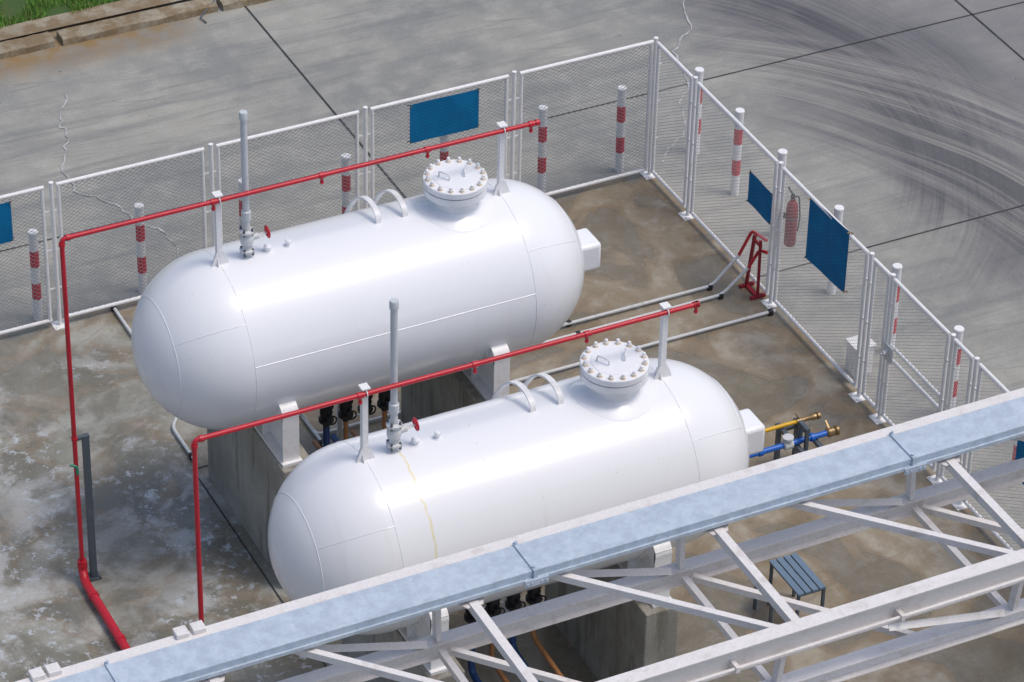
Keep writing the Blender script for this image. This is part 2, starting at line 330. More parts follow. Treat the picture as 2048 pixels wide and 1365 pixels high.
for i in range(34000):
    x=-8.2+rn()*4.6; y=6.80+rn()*1.6+0.04*math.sin(x*5)
    if math.sin(x*3.1+y*2.3)+math.sin(x*7.7-y*5.1)*0.6<-1.1+rn()*0.6: continue
    h=0.03+rn()*0.06; a=rn()*6.28; lx=math.cos(a)*0.04*rn(); ly=math.sin(a)*0.04*rn(); wx=math.cos(a+1.5)*0.007; wy=math.sin(a+1.5)*0.007
    b.cur=random.choice((0,0,1,1,2)); b.add([(x-wx,y-wy,0.03),(x+wx,y+wy,0.03),(x+lx,y+ly,0.03+h)],[(0,1,2)])
gm=[paint('grass_a',(0.09,0.23,0.03),0.7),paint('grass_b',(0.17,0.36,0.05),0.7),paint('grass_c',(0.28,0.32,0.09),0.7)]
g_=b.build('grass',gm,(-6,7.5,0.03),smooth=False); g_['kind']='stuff'
for i,(x0,x1) in enumerate([(-9.2,-7.55),(-7.45,-5.80),(-5.69,-3.45),(-3.38,-1.7)]):
    b=MB(); y0=6.09-0.012*(x0+6); n=14; V=[]
    for k in range(n+1):
        x=x0+(x1-x0)*k/n; j=lambda a: random.uniform(-a,a)
        V+=[(x,y0+j(.008),0.0),(x,y0+0.015+j(.012),0.085+j(.006)),(x,y0+0.045+j(.01),0.10+j(.006)),(x,y0+0.26+j(.01),0.105+j(.006)),(x,y0+0.27,0.0)]
    F=[(5*k+q,5*k+q+1,5*k+q+6,5*k+q+5) for k in range(n) for q in range(4)]+[(0,1,2,3,4),tuple(5*n+q for q in range(5))]
    b.add(V,F)
    o=b.build('kerb_stone',M['kerb'],((x0+x1)/2,y0,0),smooth=False); tag(o,'weathered concrete kerb stone along the grass verge','kerb','kerb stones along the verge')
b=MB()
b.sweep(fillet([(-3.72,5.85,0.02),(-3.75,6.0,0.03),(-3.38,6.26,0.13),(-3.28,6.1,0.03)],0.03),0.01,6)
tag(b.build('steel_rod',M['dgrey'],(-3.7,6,0)),'bent steel rod lying against the kerb','steel rod')

# ------------------------------------------------------------------ fence
def wires(b,p0,ux,L,z0,z1,px=0.080,mm=0.64,t=0.0034):
    ux=Vector(ux); H=z1-z0; nr=ux.cross(Vector((0,0,1)))*t*0.5
    for sgn in (1,-1):
        s0=-H/mm if sgn>0 else 0
        s=s0+0.5*px
        while s<(L if sgn>0 else L+H/mm):
            za,zb_=0.0,H
            if sgn>0:
                za=max(0,(-s)*mm); zb_=min(H,(L-s)*mm)
            else:
                za=max(0,(s-L)*mm); zb_=min(H,s*mm)
            if zb_-za>0.01:
                A=Vector(p0)+ux*(s+sgn*za/mm)+Vector((0,0,z0+za)); B=Vector(p0)+ux*(s+sgn*zb_/mm)+Vector((0,0,z0+zb_))
                dd=(B-A).normalized(); u2=dd.cross(nr.normalized())*t*0.5; off=nr*(0.6 if sgn>0 else -0.6)
                P=[q+off+k*nr+l*u2 for q in (A,B) for k,l in ((-1,-1),(1,-1),(1,1),(-1,1))]
                b.add(P,[(0,1,5,4),(1,2,6,5),(2,3,7,6),(3,0,4,7)])
            s+=px*random.uniform(0.94,1.06)
FG='mesh fence bays around the tank compound'; PG='fence posts around the tank compound'
def panel(p0,p1,label,z0=0.11,z1=2.0,rr=0.023,mid=None,cat='mesh fence',name='mesh_fence',group=FG,wm='wire',px=0.08,t=0.0034):
    p0=Vector((*p0,0));p1=Vector((*p1,0));ux=(p1-p0).normalized();L=(p1-p0).length
    root=empty(name,(p0+p1)/2,label,cat,group)
    b=MB(); Z0=Vector((0,0,z0));Z1=Vector((0,0,z1))
    b.sweep([p0+Z0+Vector((0,0,0.0)),p0+Z1],rr,10).sweep([p1+Z0,p1+Z1],rr,10).sweep([p0+Z1-ux*0.023,p1+Z1+ux*0.023],rr*1.06,10).sweep([p0+Z0-ux*0.023,p1+Z0+ux*0.023],rr*1.06,10)
    if mid:
        for zz in mid: b.sweep([p0+Vector((0,0,zz)),p1+Vector((0,0,zz))],rr*0.9,10)
    b.build('frame',M['white'],wloc(root),root)
    b=MB(); wires(b,p0,ux,L,z0,z1,px=px,t=t); b.build('wire_mesh',M[wm],wloc(root),root,smooth=False)
    return root
def post(x,y,label='slim white fence post on a square base plate',h=2.05,r_=0.026,ax=(1,0)):
    root=empty('fence_post',(x,y,0),label,'fence post',PG)
    b=MB(); b.rev((x,y,0.012),[(r_,0),(r_,h-0.03),(r_*1.12,h-0.03),(r_*1.12,h-0.014),(r_*0.8,h-0.012)],12)
    for zz in (0.55,1.1,1.65): b.beam((x-ax[0]*0.1,y-ax[1]*0.1,zz),(x+ax[0]*0.1,y+ax[1]*0.1,zz),0.012,0.02)
    b.build('post_tube',M['white'],wloc(root),root)
    b=MB(); b.box(x-0.09,x+0.09,y-0.09,y+0.09,0.004,0.018)
    for sx in (-1,1):
        for sy in (-1,1): b.rev((x+sx*0.065,y+sy*0.065,0.018),[(0.011,0),(0.011,0.02)],6)
    b.build('base_plate',M['white'],wloc(root),root)
for k in range(5):
    xr=-0.06-2.02*k*0.9965; xl=xr-1.81
    panel((xl,0),(xr,0),'white framed chain link fence bay beside the road')
for xp in (0.0,-1.97,-3.975,-5.985,-7.995): post(xp,0)
for y0,y1 in ((-0.08,-0.94),(-1.13,-3.06),(-3.25,-5.17),(-5.35,-5.66),(-7.09,-7.42),(-7.6,-9.5),(-9.7,-11.6),(-11.8,-13.7)):
    panel((0,y0),(0,y1),'white framed chain link fence bay beside the turning area',wm='wire2',px=0.072,t=0.0028)
for yp in (-1.035,-3.157,-5.26,-5.73,-7.02,-7.51,-9.6,-11.7): post(0,yp,ax=(0,1))
gate=panel((0,-5.80),(0,-6.93),'white chain link gate with a middle rail, closed',mid=(0.95,1.12),cat='gate',name='fence_gate',group=None,wm='wire2',px=0.072,t=0.0028)
b=MB(); b.box(-0.05,-0.03,-5.93,-5.75,0.93,1.14).box(-0.07,-0.05,-5.86,-5.8,1.0,1.08); b.rev((-0.07,-5.83,1.04),[(0.03,0),(0.03,0.04),(0.012,0.04),(0.012,0.07)],12,axis=(-1,0,0))
b.build('latch',M['lgrey'],(-0.05,-5.84,1.04),gate)

def sign(c,ux,L,z0,z1,label,tilt=0.0):
    ux=Vector(ux); c=Vector(c); nrm=Vector((0,0,1)).cross(ux)
    root=empty('notice_board',c+Vector((0,0,z0)),label,'sign','blank blue boards tied to the fence')
    n=8; V=[];F=[]
    for i in range(n+1):
        for j in (0,1):
            s=i/n; bow=0.006*math.sin(s*6.0)
            V.append(c+ux*(s-0.5)*L+Vector((0,0,z0+(z1-z0)*j+tilt*(s-0.5)))+nrm*bow)
    for i in range(n): F.append((2*i,2*i+2,2*i+3,2*i+1))
    b=MB(); b.add(V,F); b.add([p+nrm*0.004 for p in V],[tuple(reversed(q)) for q in F])
    b.build('board',M['blue'],wloc(root),root,smooth=False)
    for s in (-0.5,0.5):
        for z in (z0+0.02,z1-0.02):
            b=MB(); p=c+ux*s*L*0.98+Vector((0,0,z+tilt*s)); b.sweep([p-nrm*0.02,p+nrm*0.03,p+nrm*0.03+ux*0.035*(1 if s>0 else -1)],0.009,6)
            b.build('wire_tie',M['brass'],p,root)
sign((-2.925,-0.022,0),(1,0,0),0.93,1.38,1.935,'blank blue board tied to the roadside mesh bay')
sign((-8.98,-0.022,0),(1,0,0),0.95,1.38,1.93,'blank blue board tied to the roadside mesh bay')
sign((-0.022,-2.77,0),(0,-1,0),0.56,1.10,1.54,'small blank blue board on the mesh beside the red extinguisher')
sign((-0.022,-4.34,0),(0,-1,0),0.90,1.17,2.03,'large blank blue board hanging on the mesh fence',0.06)
sign((-0.022,-8.9,0),(0,-1,0),0.90,1.1,1.9,'blank blue board on the mesh fence behind the truss')

# ------------------------------------------------------------------ bollards
def bollard():
    b=MB(); r_=0.055; Z=[0,0.30,0.53,0.76,0.99,1.235]
    for i in range(5):
        b.cur=1 if i in (1,3) else 0
        z0,z1=Z[i],Z[i+1]; sg=24; V=[]
        for z in (z0,z1):
            for k in range(sg): a=2*math.pi*k/sg; V.append((r_*math.cos(a),r_*math.sin(a),z))
        b.add(V,[(k,(k+1)%sg,sg+(k+1)%sg,sg+k) for k in range(sg)])
    b.cur=0; b.rev((0,0,1.225),[(r_+0.006,0),(r_+0.006,0.022),(r_,0.03)],24)
    o=b.build('bollard',[M['bwhite'],M['bred']],(0,0,0)); return o
proto=bollard(); BL=[(-8.18,0.25),(-6.83,0.25),(-5.50,0.24),(-4.13,0.24),(-2.80,0.23),(-1.42,0.25),(-0.30,0.26),(0.80,0.24),(0.79,-0.82),(0.80,-1.88),(0.80,-3.25),(0.80,-4.63),(0.79,-6.01),(0.80,-7.39)]
for i,(x,y) in enumerate(BL):
    o=proto if i==0 else proto.copy()
    if i: col.objects.link(o)
    o.location=(x,y,0); o.rotation_euler=(random.uniform(-.008,.008),random.uniform(-.008,.008),random.uniform(0,6))
    tag(o,'red and white banded steel bollard outside the fence','bollard','bollards protecting the compound')

# ------------------------------------------------------------------ tanks
R=0.975; A=0.955; XL=-7.72; XR=-4.45; ZC=2.708; XM=(XL+XR)/2
def tank(Y,label,mat,second):
    root=empty('storage_tank',(XM,Y,1.62),label,'storage tank','pair of horizontal storage tanks')
    O=wloc(root)
    b=MB(); prof=[]; n=26
    for i in range(n+1):
        a=math.pi/2*i/n; prof.append((max(0.002,R*math.sin(a)), XL-A*math.cos(a)))
    for i in range(1,12): prof.append((R,XL+(XR-XL)*i/12))
    for i in range(n+1):
        a=math.pi/2*(1-i/n); prof.append((max(0.002,R*math.sin(a)), XR+A*math.cos(a)))
    b.rev((0,Y,ZC),prof,128,axis=(1,0,0))
    def ring(x,rr): b.torus((x,Y,ZC),rr,0.0042,(1,0,0),128,6)
    ring(XL,R); ring(XR,R)
    for s,xe in ((-1,XL),(1,XR)):
        dd=0.72; ring(xe+s*dd,R*math.sqrt(1-(dd/A)**2))
        for ph in (48,168,-72):
            pts=[]
            for k in range(13):
                d2=dd*k/12; rr=R*math.sqrt(1-(d2/A)**2); p=rad(ph); pts.append((xe+s*d2,Y-rr*math.sin(p),ZC+rr*math.cos(p)))
            b.sweep(pts,0.0042,6)
    for x0,x1,ph in ((XL,XR,76),(XL,XR,-80)):
        p=rad(ph); b.sweep([(x0,Y-(R)*math.sin(p),ZC+(R)*math.cos(p)),(x1,Y-(R)*math.sin(p),ZC+(R)*math.cos(p))],0.0038,6)
    b.build('shell',mat,O,root)
    for xs in (-7.36,-4.87):
        b=MB(); hw=0.095
        arc=[]; n=28; a0=rad(62)
        for i in range(n+1):
            a=-math.pi/2-a0*1.02+2*a0*1.02*i/n; arc.append((math.cos(a),math.sin(a)))
        V=[];F=[]
        for (c_,s_) in arc:
            for rr in (R+0.002,R+0.016):
                for xx in (xs-hw-0.03,xs+hw+0.03): V.append((xx,Y+rr*c_,ZC+rr*s_))
        for i in range(n):
            k=4*i; F+=[(k,k+4,k+5,k+1),(k+2,k+3,k+7,k+6),(k,k+2,k+6,k+4),(k+1,k+5,k+7,k+3)]
        F+=[(0,1,3,2),(4*n,4*n+2,4*n+3,4*n+1)]; b.add(V,F)
        zb=1.655; yw=0.995
        pts=[(xs-0.007,Y-yw,zb),(xs-0.007,Y+yw,zb)]
        for c_,s_ in reversed(arc): pts.append((xs-0.007,Y+(R+0.012)*c_,ZC+(R+0.012)*s_))
        b.extr(pts,(0.014,0,0))
        for yy in (-yw,-0.45,0.45,yw):
            rr=R+0.012
            zt=ZC-math.sqrt(max(0,rr*rr-min(abs(yy),0.86)**2))
            if abs(yy)>0.8: zt=2.30
            b.box(xs-hw,xs+hw,Y+yy-0.012,Y+yy+0.012,zb,zt)
        for sg in (-1,1):
            pts=[(xs-hw,Y+sg*yw,2.16)]
            for k in range(7):
                t=k/6; pts.append((xs-hw,Y+sg*(yw+0.02-0.20*t*t),2.24+0.14*math.sin(t*math.pi/2)))
            pts.append((xs-hw,Y+sg*0.80,2.16))
            b.extr(pts,(2*hw,0,0))
        b.box(xs-hw-0.02,xs+hw+0.02,Y-1.05,Y+1.05,1.62,1.655)
        b.build('saddle',M['white'],(xs,Y,1.62),root)
    for xb in (-7.716,-4.432):
        b=MB(); b.box(xb-0.03,xb+0.03,Y-0.03,Y+0.03,3.67,4.545); b.box(xb-0.045,xb+0.045,Y-0.06,Y+0.04,4.545,4.56)
        pts=[(xb-0.10,Y,3.66)]+[(xb-0.10+0.02*k,Y,3.68+0.19*math.sin(math.pi*k/10)) for k in range(11)]+[(xb+0.10,Y,3.66)]
        b.extr([(p[0],Y-0.037,p[2]) for p in pts],(0,0.007,0)); b.extr([(xb-0.037,Y-0.09+0.018*k,3.64+0.17*math.sin(math.pi*k/10)) for k in range(11)],(0.007,0,0))
        b.box(xb+0.03,xb+0.12,Y-0.02,Y+0.02,4.45,4.46)
        b.torus((xb,Y-0.052,4.50),0.036,0.006,(1,0,0),16,6)
        b.build('pipe_bracket',M['white'],(xb,Y,3.68),root)
    mx=-4.976; b=MB()
    b.rev((mx,Y,0),[(0.245,3.45),(0.245,3.86)],40)
    b.rev((mx,Y,0),[(0.245,3.845),(0.345,3.865),(0.347,3.94),(0.30,3.942)],48)
    for k in range(16):
        a=2*math.pi*(k+0.5)/16; b.rev((mx+0.305*math.cos(a),Y+0.305*math.sin(a),3.835),[(0.014,0),(0.014,0.012),(0.022,0.012),(0.022,0.04)],6)
    n=48; V=[];F=[]
    for i in range(n):
        a=2*math.pi*i/n
        for rr,hh in ((0.235,0.05),(0.275,0.016),(0.42,0.008),(0.435,-0.004)):
            dx=rr*math.cos(a);dy=rr*math.sin(a); V.append((mx+dx,Y+dy,ZC+math.sqrt(R*R-dy*dy)+hh))
    for i in range(n):
        j=(i+1)%n
        for k in range(3): F.append((4*i+k,4*i+k+1,4*j+k+1,4*j+k))
    b.add(V,F); man=b.build('manhole',mat,(mx,Y,3.68),root)
    b=MB(); b.rev((mx,Y,0),[(0.338,3.954),(0.349,3.958),(0.349,4.020),(0.342,4.028),(0.24,4.029),(0.235,4.034),(0.002,4.036)],48); lid=b.build('lid',mat,(mx,Y,4.02),man)
    b=MB(); b.rev((mx,Y,0),[(0.325,3.940),(0.325,3.956)],40); b.build('gasket',M['black'],(mx,Y,3.95),man)
    for s in (-1,1):
        b=MB(); cx=mx+s*0.14; P=fillet([(cx-0.05*s,Y-0.05,4.03),(cx-0.05*s,Y-0.05,4.10),(cx+0.02*s,Y+0.07,4.10),(cx+0.02*s,Y+0.07,4.03)],0.03)
        b.sweep(P,0.010,8); b.build('handle',M['white'],(cx,Y,4.04),man)
    bolt=None
    for k in range(16):
        a=2*math.pi*(k+0.5)/16; p=Vector((mx+0.305*math.cos(a),Y+0.305*math.sin(a),4.027))
        if bolt is None:
            b=MB(); b.cur=2; b.rev(p,[(0.031,0.0),(0.030,0.004)],12); b.cur=1; b.rev(p,[(0.026,0.004),(0.026,0.028)],6); b.cur=0; b.rev(p,[(0.017,0.028),(0.017,0.054),(0.012,0.058)],10)
            bolt=b.build('bolt',[mat,M['rust'],M['stain']],p,man)
        else:
            o=bolt.copy(); col.objects.link(o); o.parent=man; o.location=p-wloc(man); o.rotation_euler=(0,0,a)
    vx=-7.398; b=MB()
    b.rev((vx,Y,0),[(0.034,4.10),(0.034,4.14),(0.052,4.15),(0.052,4.25),(0.036,4.26),(0.036,5.40)],20)
    vent=b.build('vent_pipe',M['grey'],(vx,Y,3.68),root)
    b=MB(); b.rev((vx,Y,0),[(0.046,5.38),(0.046,5.455),(0.040,5.47)],20); b.build('cap',M['grey'],(vx,Y,5.38),vent)
    b=MB(); b.rev((vx,Y,0),[(0.03,3.64),(0.03,3.74),(0.075,3.75),(0.08,3.775),(0.05,3.785),(0.045,3.83),(0.068,3.85),(0.075,3.90),(0.068,3.95),(0.045,3.975),(0.08,3.985),(0.08,4.01),(0.04,4.02),(0.036,4.11)],20)
    b.cur=1
    for zz in (3.745,4.0):
        for k in range(4):
            a=math.pi/4+k*math.pi/2; b.rev((vx+0.066*math.cos(a),Y+0.066*math.sin(a),zz-0.035),[(0.014,0),(0.014,0.08)],6)
    b.cur=0
    b.sweep([(vx+0.05,Y,3.90),(vx+0.13,Y,3.91)],0.035,12); b.sweep([(vx+0.13,Y,3.91),(vx+0.235,Y,3.92)],0.011,8)
    for dz in (-0.02,0.02): b.sweep([(vx+0.10,Y+dz,3.91),(vx+0.20,Y+dz,3.92)],0.006,6)
    b.build('valve',[M['lgrey'],M['dgrey']],(vx,Y,3.9),vent)
    b=MB(); b.torus((vx+0.235,Y,3.925),0.062,0.011,(1,0,0.1),24,8)
    for k in range(4):
        a=k*math.pi/2+0.4; b.sweep([(vx+0.235,Y,3.925),(vx+0.235,Y+0.06*math.cos(a),3.925+0.06*math.sin(a))],0.007,6)
    b.rev((vx+0.225,Y,3.925),[(0.018,0),(0.018,0.03)],12,(1,0,0)); b.build('handwheel',M['red'],(vx+0.235,Y,3.92),vent)
    for nx,rr in ((-7.165,0.038),(-6.93,0.028)):
        b=MB(); b.rev((nx,Y,0),[(rr*1.5,3.675),(rr*1.5,3.688),(rr*0.8,3.69),(rr*0.8,3.715),(rr*1.15,3.718),(rr*1.15,3.745),(rr*0.7,3.76)],16); b.build('capped_nozzle',mat,(nx,Y,3.68),root)
    for lx in (-5.88,-5.57):
        b=MB(); P=[(lx,Y+q,z) for q,z in ((0.0,3.66),(0.0,3.75),(0.06,3.80),(0.18,3.83),(0.32,3.81),(0.48,3.73),(0.62,3.61),(0.76,3.43),(0.90,3.20),(1.02,2.96),(1.10,2.70),(1.10,0.05))]
        pts=fillet(P,0.06,3); V=[];F=[]
        for i,p in enumerate(pts):
            t=(pts[min(i+1,len(pts)-1)]-pts[max(i-1,0)]).normalized(); nn=Vector((0,-t.z,t.y))
            for sx,sn in ((-0.03,-0.010),(0.03,-0.010),(0.03,0.010),(-0.03,0.010)): V.append(p+Vector((sx,0,0))+nn*sn)
        for i in range(len(pts)-1):
            k=4*i; F+=[(k+j,k+(j+1)%4,k+4+(j+1)%4,k+4+j) for j in range(4)]
        b.add(V,F); b.build('ladder_rail',M['white'],(lx,Y,3.7),root)
    rung=None
    for k in range(10):
        z=0.30+0.26*k; yy=Y+1.10
        if rung is None:
            b=MB(); b.sweep([(-5.87,yy,z),(-5.57,yy,z)],0.012,8); rung=b.build('ladder_rung',M['white'],(-5.7,yy,z),root)
        else:
            o=rung.copy(); col.objects.link(o); o.parent=root; o.location=Vector((-5.7,yy,z))-O
    b=MB(); b.box(-3.56,-3.21,Y-0.12,Y+0.26,2.40,2.75); b.build('gauge_cover',M['tank'],(-3.4,Y,2.5),root,bevel=0.045)
    ms=['navy','orange','navy','orange']
    for k in range(4):
        x=-6.54+0.235*k; b=MB(); y=Y-0.05
        b.cur=0; rr=0.038 if k%2==0 else 0.028
        P=[(x,y,1.25),(x,y,0.55+0.08*k),(x,y-1.5,0.45+0.08*k),(x,y-2.2,0.1)] if second else [(x,y,1.25),(x,y,0.35),(x,y+0.9,0.3)]
        b.sweep(fillet(P,0.12),rr,12)
        b.cur=1; b.rev((x,y,0),[(0.04,1.78),(0.04,1.52),(0.085,1.51),(0.085,1.47),(0.055,1.46),(0.075,1.40),(0.055,1.33),(0.085,1.32),(0.085,1.28),(0.04,1.27),(0.04,1.22)],16)
        b.sweep([(x,y,1.39),(x,y-0.15,1.39)],0.03,10); b.torus((x,y-0.16,1.39),0.055,0.010,(0,1,0),16,6)
        b.build('outlet_valve',[M[ms[k]],M['black']],(x,y,1.5),root)
    if second:
        n=10; V=[];F=[]
        for i in range(n+1):
            p=rad(73+24*i/n)
            for xx in (-6.82,-5.59): V.append((xx,Y-(R+.004)*math.sin(p),ZC+(R+.004)*math.cos(p)))
        for i in range(n): F.append((2*i,2*i+1,2*i+3,2*i+2))
        b=MB(); b.add(V,F); b.build('name_plate',M['plate'],(-6.2,Y-R,ZC),root)
    return root
Y1=-4.595; Y2=-8.308
tank(Y1,'white horizontal storage tank beside the roadside fence',M['tank'],False)
tank(Y2,'white horizontal storage tank partly behind the steel truss',M['tank2'],True)
for Y in (Y1,Y2):
    for x0,x1 in ((-7.50,-7.13),(-5.10,-4.72)):
        b=MB(); b.box(x0,x1,Y-1.12,Y+1.12,0,1.618)
        tag(b.build('concrete_pier',M['pier'],((x0+x1)/2,Y,0),smooth=False,bevel=0.015),'stained concrete pier carrying a steel tank saddle','pier','concrete piers under the tanks')

# ------------------------------------------------------------------ red sprinkler lines
def sprinkler(Y,xr,xe,label,first):
    root=empty('sprinkler_pipe',(xr,Y,0),label,'pipe','red sprinkler lines over the tanks'); O=wloc(root); z=4.50; yy=Y-0.052
    b=MB(); b.sweep(fillet([(xr,yy,0.2),(xr,yy,z),(xe,yy,z)],0.06),0.0255,14)
    for p,ax in (((xr,yy,z-0.09),(0,0,1)),((xr+0.05,yy,z),(1,0,0)),((xe-0.05,yy,z),(1,0,0)),((xr,yy,1.93),(0,0,1)),((xr,yy,0.25),(0,0,1))):
        b.rev(p,[(0.034,0),(0.034,0.04)],14,ax)
    b.build('riser_and_header',M['red'],O,root)
    b=MB(); P=[(xr,yy,0.30),(xr,yy,0.17),(xr-0.02,yy-0.12,0.09),(xr-0.03,yy-3.6,0.09)]
    b.sweep(fillet(P,0.08),0.050,16)
    for q in (0.35,1.15): b.rev((xr-0.02,yy-q,0.09),[(0.058,0),(0.058,0.06)],16,(0,-1,0))
    b.rev((xr,yy,0.2),[(0.056,0),(0.056,0.05)],14)
    b.build('ground_main',M['red'],(xr,yy,0.09),root)
    for k in range(4):
        x=-7.78+1.225*k; b=MB(); b.rev((x-0.03,yy,z),[(0.034,0),(0.034,0.06)],14,(1,0,0)); b.sweep([(x,yy,z),(x,yy,z-0.08)],0.015,10); b.rev((x,yy,z-0.11),[(0.012,0),(0.024,0.02),(0.019,0.04)],10)
        b.build('spray_nozzle',M['red'],(x,yy,z),root)
    if first:
        b=MB(); b.sweep(fillet([(xr-0.07,yy,1.62),(xr-0.0,yy-0.03,1.60),(xr-0.0,yy-0.04,1.50)],0.03),0.016,8); b.build('drain_cock',M['green'],(xr,yy,1.6),root)
    return root
sprinkler(Y1,-9.446,-4.004,'thin red sprinkler pipe above the tank near the road',True)
sprinkler(Y2,-9.496,-4.075,'thin red sprinkler pipe above the tank near the truss',False)
root=empty('pipe_support',(-9.32,-4.63,0),'dark grey steel post bracing the red riser pipe','pipe support')
b=MB(); b.box(-9.352,-9.285,-4.665,-4.60,0.03,1.95); b.box(-9.46,-9.28,-4.66,-4.61,1.92,1.952); b.build('upright',M['dgrey'],wloc(root),root)
b=MB(); b.box(-9.38,-9.25,-4.70,-4.57,0.006,0.025)
for sx in (-1,1):
    for sy in (-1,1): b.rev((-9.315+sx*0.05,-4.635+sy*0.05,0.025),[(0.010,0),(0.010,0.02)],6)
b.build('base_plate',M['dgrey'],(-9.32,-4.63,0),root)

# ------------------------------------------------------------------ ground conduits
def conduit(P,label,clamps,r_=0.020,mat='lgrey'):
    root=empty('conduit_pipe',P[0],label,'conduit','conduits lying on the slab'); b=MB(); b.sweep(fillet(P,0.1),r_,10); b.build('pipe',M[mat],wloc(root),root)
    for c in clamps:
        b=MB(); b.box(c[0]-0.03,c[0]+0.03,c[1]-0.03,c[1]+0.03,0.005,0.08); b.build('clamp',M['black'],(c[0],c[1],0.0),root,bevel=0.01)
    return root
conduit([(-5.6,-2.55,0.055),(-0.50,-2.58,0.055),(-0.16,-2.60,0.42)],'pale conduit on the slab rising to the hose stand',[(-2.45,-2.55),(-0.53,-2.58)])
conduit([(-5.6,-2.80,0.055),(-0.48,-2.80,0.055),(-0.14,-2.81,0.36)],'pale conduit on the slab rising to the hose stand',[(-2.45,-2.80),(-0.50,-2.80)])
conduit([(-6.1,-2.9,0.05),(-6.1,-3.34,0.05),(-0.05,-3.36,0.05)],'pale conduit across the slab to the fence',[(-0.12,-3.36)])
conduit([(-7.30,0.10,0.05),(-7.30,-2.2,0.05),(-7.55,-2.5,0.05),(-7.55,-3.25,0.05)],'pale conduit running from the fence under the tank',[(-7.30,0.02),(-7.55,-3.1)])
conduit([(-6.10,-2.7,0.05),(-6.10,-3.8,0.05)],'pale conduit running under the tank',[(-6.1,-3.5)])
root=empty('hose_stand',(-0.1,-2.8,0),'red steel stand with two red pipes against the fence','pipe stand')
b=MB(); b.box(-0.18,0.02,-3.00,-2.955,0.006,0.04).box(-0.18,0.02,-2.725,-2.68,0.006,0.04).box(-0.11,-0.06,-2.955,-2.725,0.008,0.036)
b.beam((-0.085,-2.70,0.03),(-0.06,-2.78,0.80),0.034,0.034); b.beam((-0.085,-2.98,0.03),(-0.06,-2.92,0.80),0.034,0.034)
b.box(-0.08,-0.05,-2.95,-2.75,0.72,0.75); b.build('stand_frame',M['dred'],wloc(root),root)
b=MB(); b.sweep(fillet([(-0.16,-2.60,0.42),(0.0,-2.61,0.74),(0.04,-2.9,0.76)],0.05),0.020,10); b.build('upper_hose',M['red'],(-0.1,-2.6,0.6),root)
b=MB(); b.sweep(fillet([(-0.14,-2.81,0.36),(-0.02,-2.84,0.60),(0.0,-3.0,0.66)],0.05),0.020,10); b.build('lower_hose',M['red'],(-0.1,-2.8,0.5),root)
root=empty('fire_extinguisher',(0.13,-3.24,0.9),'red fire extinguisher hung outside on the fence post','fire extinguisher')
b=MB(); b.rev((0.14,-3.26,0),[(0.06,0.90),(0.072,0.92),(0.072,1.42),(0.06,1.49),(0.03,1.53),(0.03,1.56)],20); b.build('body',M['dred'],wloc(root),root)
b=MB(); b.rev((0.14,-3.26,0),[(0.025,1.56),(0.03,1.6),(0.02,1.62)],12); b.beam((0.14,-3.26,1.61),(0.14,-3.14,1.65),0.02,0.015); b.sweep(fillet([(0.14,-3.26,1.59),(0.20,-3.30,1.6),(0.22,-3.32,1.3),(0.21,-3.3,1.1)],0.06),0.009,8); b.build('hose_and_trigger',M['black'],(0.13,-3.24,1.6),root)
b=MB(); b.torus((0.14,-3.26,1.3),0.075,0.006,(0,0,1),20,6); b.box(0.02,0.09,-3.22,-3.14,1.27,1.33); b.build('strap',M['dgrey'],(0.1,-3.2,1.3),root)
root=empty('junction_box',(0.2,-4.9,0),'pale electrical box standing outside the mesh','electrical box')
b=MB(); b.box(0.08,0.32,-5.01,-4.79,0.10,0.50).box(0.06,0.34,-5.03,-4.77,0.495,0.515); b.build('cabinet',M['white'],wloc(root),root,bevel=0.006)
for x in (0.12,0.28): b=MB(); b.box(x-0.02,x+0.02,-4.99,-4.81,0.0,0.10); b.build('leg',M['lgrey'],(x,-4.9,0.05),root)

# ------------------------------------------------------------------ blue / yellow line by the second tank
root=empty('gas_pipe',(-2.2,-6.05,0.6),'yellow gas pipe with brass valve on a short stand','pipe')
b=MB(); b.sweep([(-4.2,-6.05,0.6),(-1.14,-6.05,0.6)],0.024,12); b.build('yellow_tube',M['yellow'],wloc(root),root)
b=MB(); b.rev((-1.34,-6.05,0.6),[(0.038,0),(0.038,0.06),(0.028,0.07),(0.028,0.18),(0.04,0.2),(0.04,0.25),(0.028,0.26),(0.045,0.27),(0.045,0.30)],10,(1,0,0)); b.beam((-1.31,-6.05,0.63),(-1.36,-6.05,0.72),0.02,0.01); b.build('brass_valve',M['brass'],(-1.2,-6.05,0.6),root)
root=empty('water_pipe',(-2.2,-6.38,0.6),'bright blue pipe with valves on a dark stand','pipe')
b=MB(); b.sweep([(-4.4,-6.38,0.6),(-1.14,-6.38,0.6)],0.034,14); b.rev((-2.02,-6.38,0.6),[(0.048,0),(0.048,0.05)],14,(1,0,0)); b.rev((-1.35,-6.38,0.6),[(0.048,0),(0.048,0.05)],14,(1,0,0)); b.build('blue_tube',M['bpipe'],wloc(root),root)
b=MB(); b.rev((-1.64,-6.38,0.6),[(0.045,-0.06),(0.06,-0.05),(0.06,0.05),(0.045,0.06)],14,(1,0,0)); b.rev((-1.64,-6.38,0.62),[(0.03,0),(0.03,0.05),(0.065,0.06),(0.065,0.085)],16); b.build('check_valve',M['lgrey'],(-1.64,-6.38,0.65),root)
b=MB(); b.rev((-1.14,-6.38,0.6),[(0.04,0),(0.055,0.02),(0.055,0.09),(0.035,0.1),(0.06,0.12),(0.06,0.15)],14,(1,0,0)); b.beam((-1.1,-6.38,0.64),(-1.1,-6.28,0.7),0.02,0.01); b.build('brass_coupling',M['brass'],(-1.1,-6.38,0.6),root)
root=empty('pipe_stand',(-1.4,-6.2,0),'dark steel trestle under the blue and yellow pipes','pipe stand')
b=MB()
